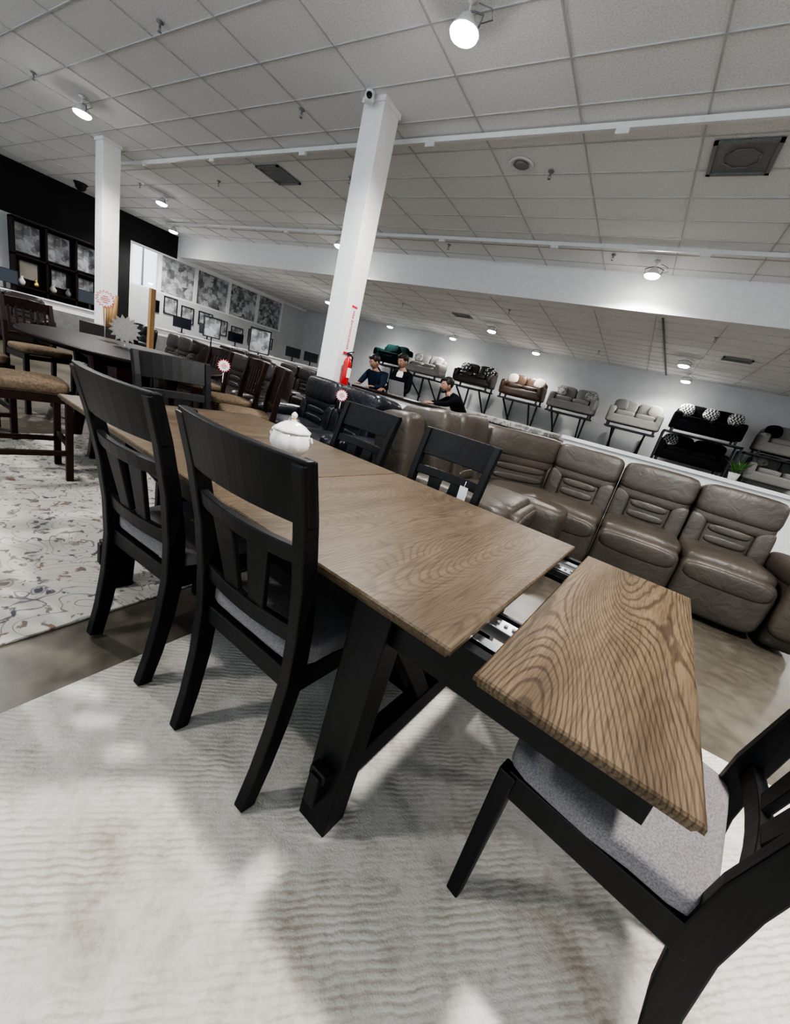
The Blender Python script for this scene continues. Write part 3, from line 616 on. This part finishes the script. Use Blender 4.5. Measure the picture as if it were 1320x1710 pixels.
# ------------------------------------------------------------------ sales counter + people
b=MB(); b.box((0,0,.50),(1.9,.46,1.0),'white'); b.box((0,0,1.02),(2.0,.52,.04),'brownwood'); b.obj('sales_counter',(-3.35,5.72,0),-6,.004)
b=MB(); b.box((0,0,.01),(.33,.23,.02),'grey'); b.box((0,.13,.12),(.33,.012,.22),'grey',Rx(-15)); b.obj('laptop',(-3.45,5.68,1.04),170)
b=MB(); b.box((0,0,.004),(.22,.3,.008),'paper'); b.obj('paper_stack',(-3.15,5.6,1.04),15)
def seg_dist(p,a,b):
    ab=b-a; t=max(0,min(1,(p-a).dot(ab)/max(1e-9,ab.length_squared))); return (p-(a+ab*t)).length
def person(name,loc,rz,J,top,pants,beard=False,inner=None,look=(0,0)):
    root=empty(name,loc,rz)
    names=['pelvis','waist','chest','neck','headb','shL','elL','wrL','shR','elR','wrR','hipL','knL','anL','hipR','knR','anR']
    E=[('pelvis','waist'),('waist','chest'),('chest','neck'),('neck','headb'),('chest','shL'),('shL','elL'),('elL','wrL'),('chest','shR'),('shR','elR'),('elR','wrR'),('pelvis','hipL'),('hipL','knL'),('knL','anL'),('pelvis','hipR'),('hipR','knR'),('knR','anR')]
    rad={'pelvis':(.15,.11),'waist':(.145,.105),'chest':(.16,.12),'neck':(.062,.062),'headb':(.05,.05),'shL':(.075,.07),'elL':(.05,.05),'wrL':(.033,.03),'hipL':(.095,.095),'knL':(.062,.062),'anL':(.045,.045)}
    me=bpy.data.meshes.new(name+'_sk'); me.from_pydata([J[n] for n in names],[(names.index(a),names.index(c)) for a,c in E],[])
    o=bpy.data.objects.new('tmp',me); bpy.context.collection.objects.link(o)
    md=o.modifiers.new('s','SKIN')
    if not me.skin_vertices:
        bpy.context.view_layer.objects.active=o; bpy.ops.object.select_all(action='DESELECT'); o.select_set(True); bpy.ops.mesh.customdata_skin_add()
    sd=me.skin_vertices[0].data
    for i,n in enumerate(names):
        r=rad.get(n) or rad[n[:-1]+'L']; sd[i].radius=r; sd[i].use_root=(i==0)
    md.use_smooth_shade=True; ss=o.modifiers.new('u','SUBSURF'); ss.levels=2; ss.render_levels=2
    dg=bpy.context.evaluated_depsgraph_get(); m2=bpy.data.meshes.new_from_object(o.evaluated_get(dg)); bpy.data.objects.remove(o)
    m2.name=name+'_body'; m2.materials.clear()
    for k in (top,pants,'skin',inner or top): m2.materials.append(M[k])
    for p in m2.polygons:
        c=p.center; best=min(E,key=lambda e:seg_dist(c,V(J[e[0]]),V(J[e[1]])))
        a=best[0]+best[1]
        if 'hip' in a or 'kn' in a: i=1
        elif best==('neck','headb'): i=2
        else: i=0
        if inner and best in (('waist','chest'),('chest','neck'),('pelvis','waist')) and p.normal.y>.75 and abs(c.x)<.06: i=3
        p.material_index=i; p.use_smooth=True
    bo=bpy.data.objects.new('body',m2); bpy.context.collection.objects.link(bo); bo.parent=root
    hb=V(J['headb']); b=MB(); b.M=T(hb.x,hb.y+.015,hb.z+.085)@Rz(look[0])@Rx(look[1])
    def hs(w):
        k=1.0 if w.z>-.1 else 1-.38*(-w.z-.1); return V((w.x*k,w.y*(1 if w.z>-.2 else .92)+(.04 if w.z<-.3 else 0),w.z))
    b.cush((0,0,0),(.155,.195,.235),'skin',2.15,None,hs)
    b.cush((0,.098,-.012),(.026,.035,.05),'skin',2.2,Rx(-15)); b.cush((0,.102,-.03),(.034,.022,.016),'skin',2)
    for s in (-1,1):
        b.cush((s*.032,.083,.012),(.026,.014,.012),'paper',2); b.cush((s*.032,.089,.012),(.010,.006,.010),'eye',2); b.cush((s*.034,.086,.032),(.038,.012,.008),'hair',2)
        b.cush((s*.078,-.005,-.005),(.016,.036,.058),'skin',2.2)
    b.cush((0,.086,-.058),(.046,.014,.012),'lip',2)
    b.cush((0,-.022,.044),(.172,.195,.190),'hair',2.2,Rx(14)); b.cush((0,.045,.097),(.13,.10,.055),'hair',2.2,Rx(-10))
    if beard: b.cush((0,.055,-.085),(.115,.085,.065),'hair',2.4); b.cush((0,.092,-.046),(.05,.012,.008),'hair',2)
    b.obj('head',parent=root)
    b=MB()
    for s,k in ((-1,'L'),(1,'R')):
        w_=V(J['wr'+k]); el=V(J['el'+k]); d=(w_-el).normalized(); sd_=d.cross(V((0,0,1))).normalized(); up=sd_.cross(d)
        X=Matrix(((sd_.x,d.x,up.x,w_.x),(sd_.y,d.y,up.y,w_.y),(sd_.z,d.z,up.z,w_.z),(0,0,0,1)))
        S=b.M; b.M=X
        b.cush((0,.045,0),(.08,.10,.03),'skin',3)
        for q,(fx,fl) in enumerate(((-.029,.058),(-.010,.072),(.010,.078),(.029,.070))):
            b.tube([(fx,.075,0),(fx*1.1,.085+fl*.5,-.004),(fx*1.12,.08+fl*.85,-.012),(fx*1.1,.08+fl,-.020)],[.0095,.009,.008,.006],'skin',8)
        b.tube([(s*-.03,.02,0),(s*-.058,.05,-.006),(s*-.062,.080,-.014)],[.012,.010,.008],'skin',8)
        b.M=S
    b.obj('hands',parent=root)
    b=MB()
    for k in 'LR':
        a=V(J['an'+k]); b.cush((a.x,a.y+.05,.045),(.095,.27,.09),'blackplastic',3)
    b.obj('shoes',parent=root)
    return root
stand=dict(pelvis=(0,0,.95),waist=(0,0,1.08),chest=(0,.01,1.30),neck=(0,.01,1.47),headb=(0,.03,1.53),shL=(-.18,0,1.40),elL=(-.22,.03,1.14),wrL=(-.16,.24,1.09),shR=(.18,0,1.40),elR=(.22,.03,1.14),wrR=(.16,.24,1.09),hipL=(-.09,0,.88),knL=(-.10,.02,.48),anL=(-.10,0,.08),hipR=(.09,0,.88),knR=(.10,.02,.48),anR=(.10,0,.08))
p2=dict(stand); p2.update(headb=(0,.06,1.53))
person('man_in_black_jacket',(-3.86,6.28,0),172,p2,'jacket','jeans',inner='shirt',look=(0,-22))
lean=dict(stand); lean.update(waist=(0,.05,1.05),chest=(0,.18,1.22),neck=(0,.26,1.36),headb=(0,.31,1.41),shL=(-.18,.20,1.30),shR=(.18,.20,1.30),elL=(-.25,.30,1.10),elR=(.25,.30,1.10),wrL=(-.18,.44,1.085),wrR=(.18,.44,1.085))
person('man_in_navy_shirt',(-4.40,6.45,0),180,dict(lean),'navy','jeans',look=(-20,-25))
p3=dict(lean); p3.update(chest=(0,.25,1.15),neck=(0,.36,1.27),headb=(0,.42,1.31),shL=(-.18,.27,1.22),shR=(.18,.27,1.22),elR=(.26,.42,1.10),wrR=(.16,.58,1.085),elL=(-.25,.42,1.12),wrL=(-.18,.62,1.085),waist=(0,.1,1.03))
person('man_leaning_on_counter',(-2.50,6.30,0),130,p3,'jacket','jeans',beard=True,look=(15,-10))
# ------------------------------------------------------------------ world
wd=bpy.data.worlds.new('sky'); scene.world=wd; wd.use_nodes=True; bg=wd.node_tree.nodes['Background']; bg.inputs[0].default_value=(.74,.85,.95,1); bg.inputs[1].default_value=.95
scene.view_settings.view_transform='AgX'
try: scene.view_settings.look='AgX - High Contrast'
except Exception: pass
scene.view_settings.exposure=1.15
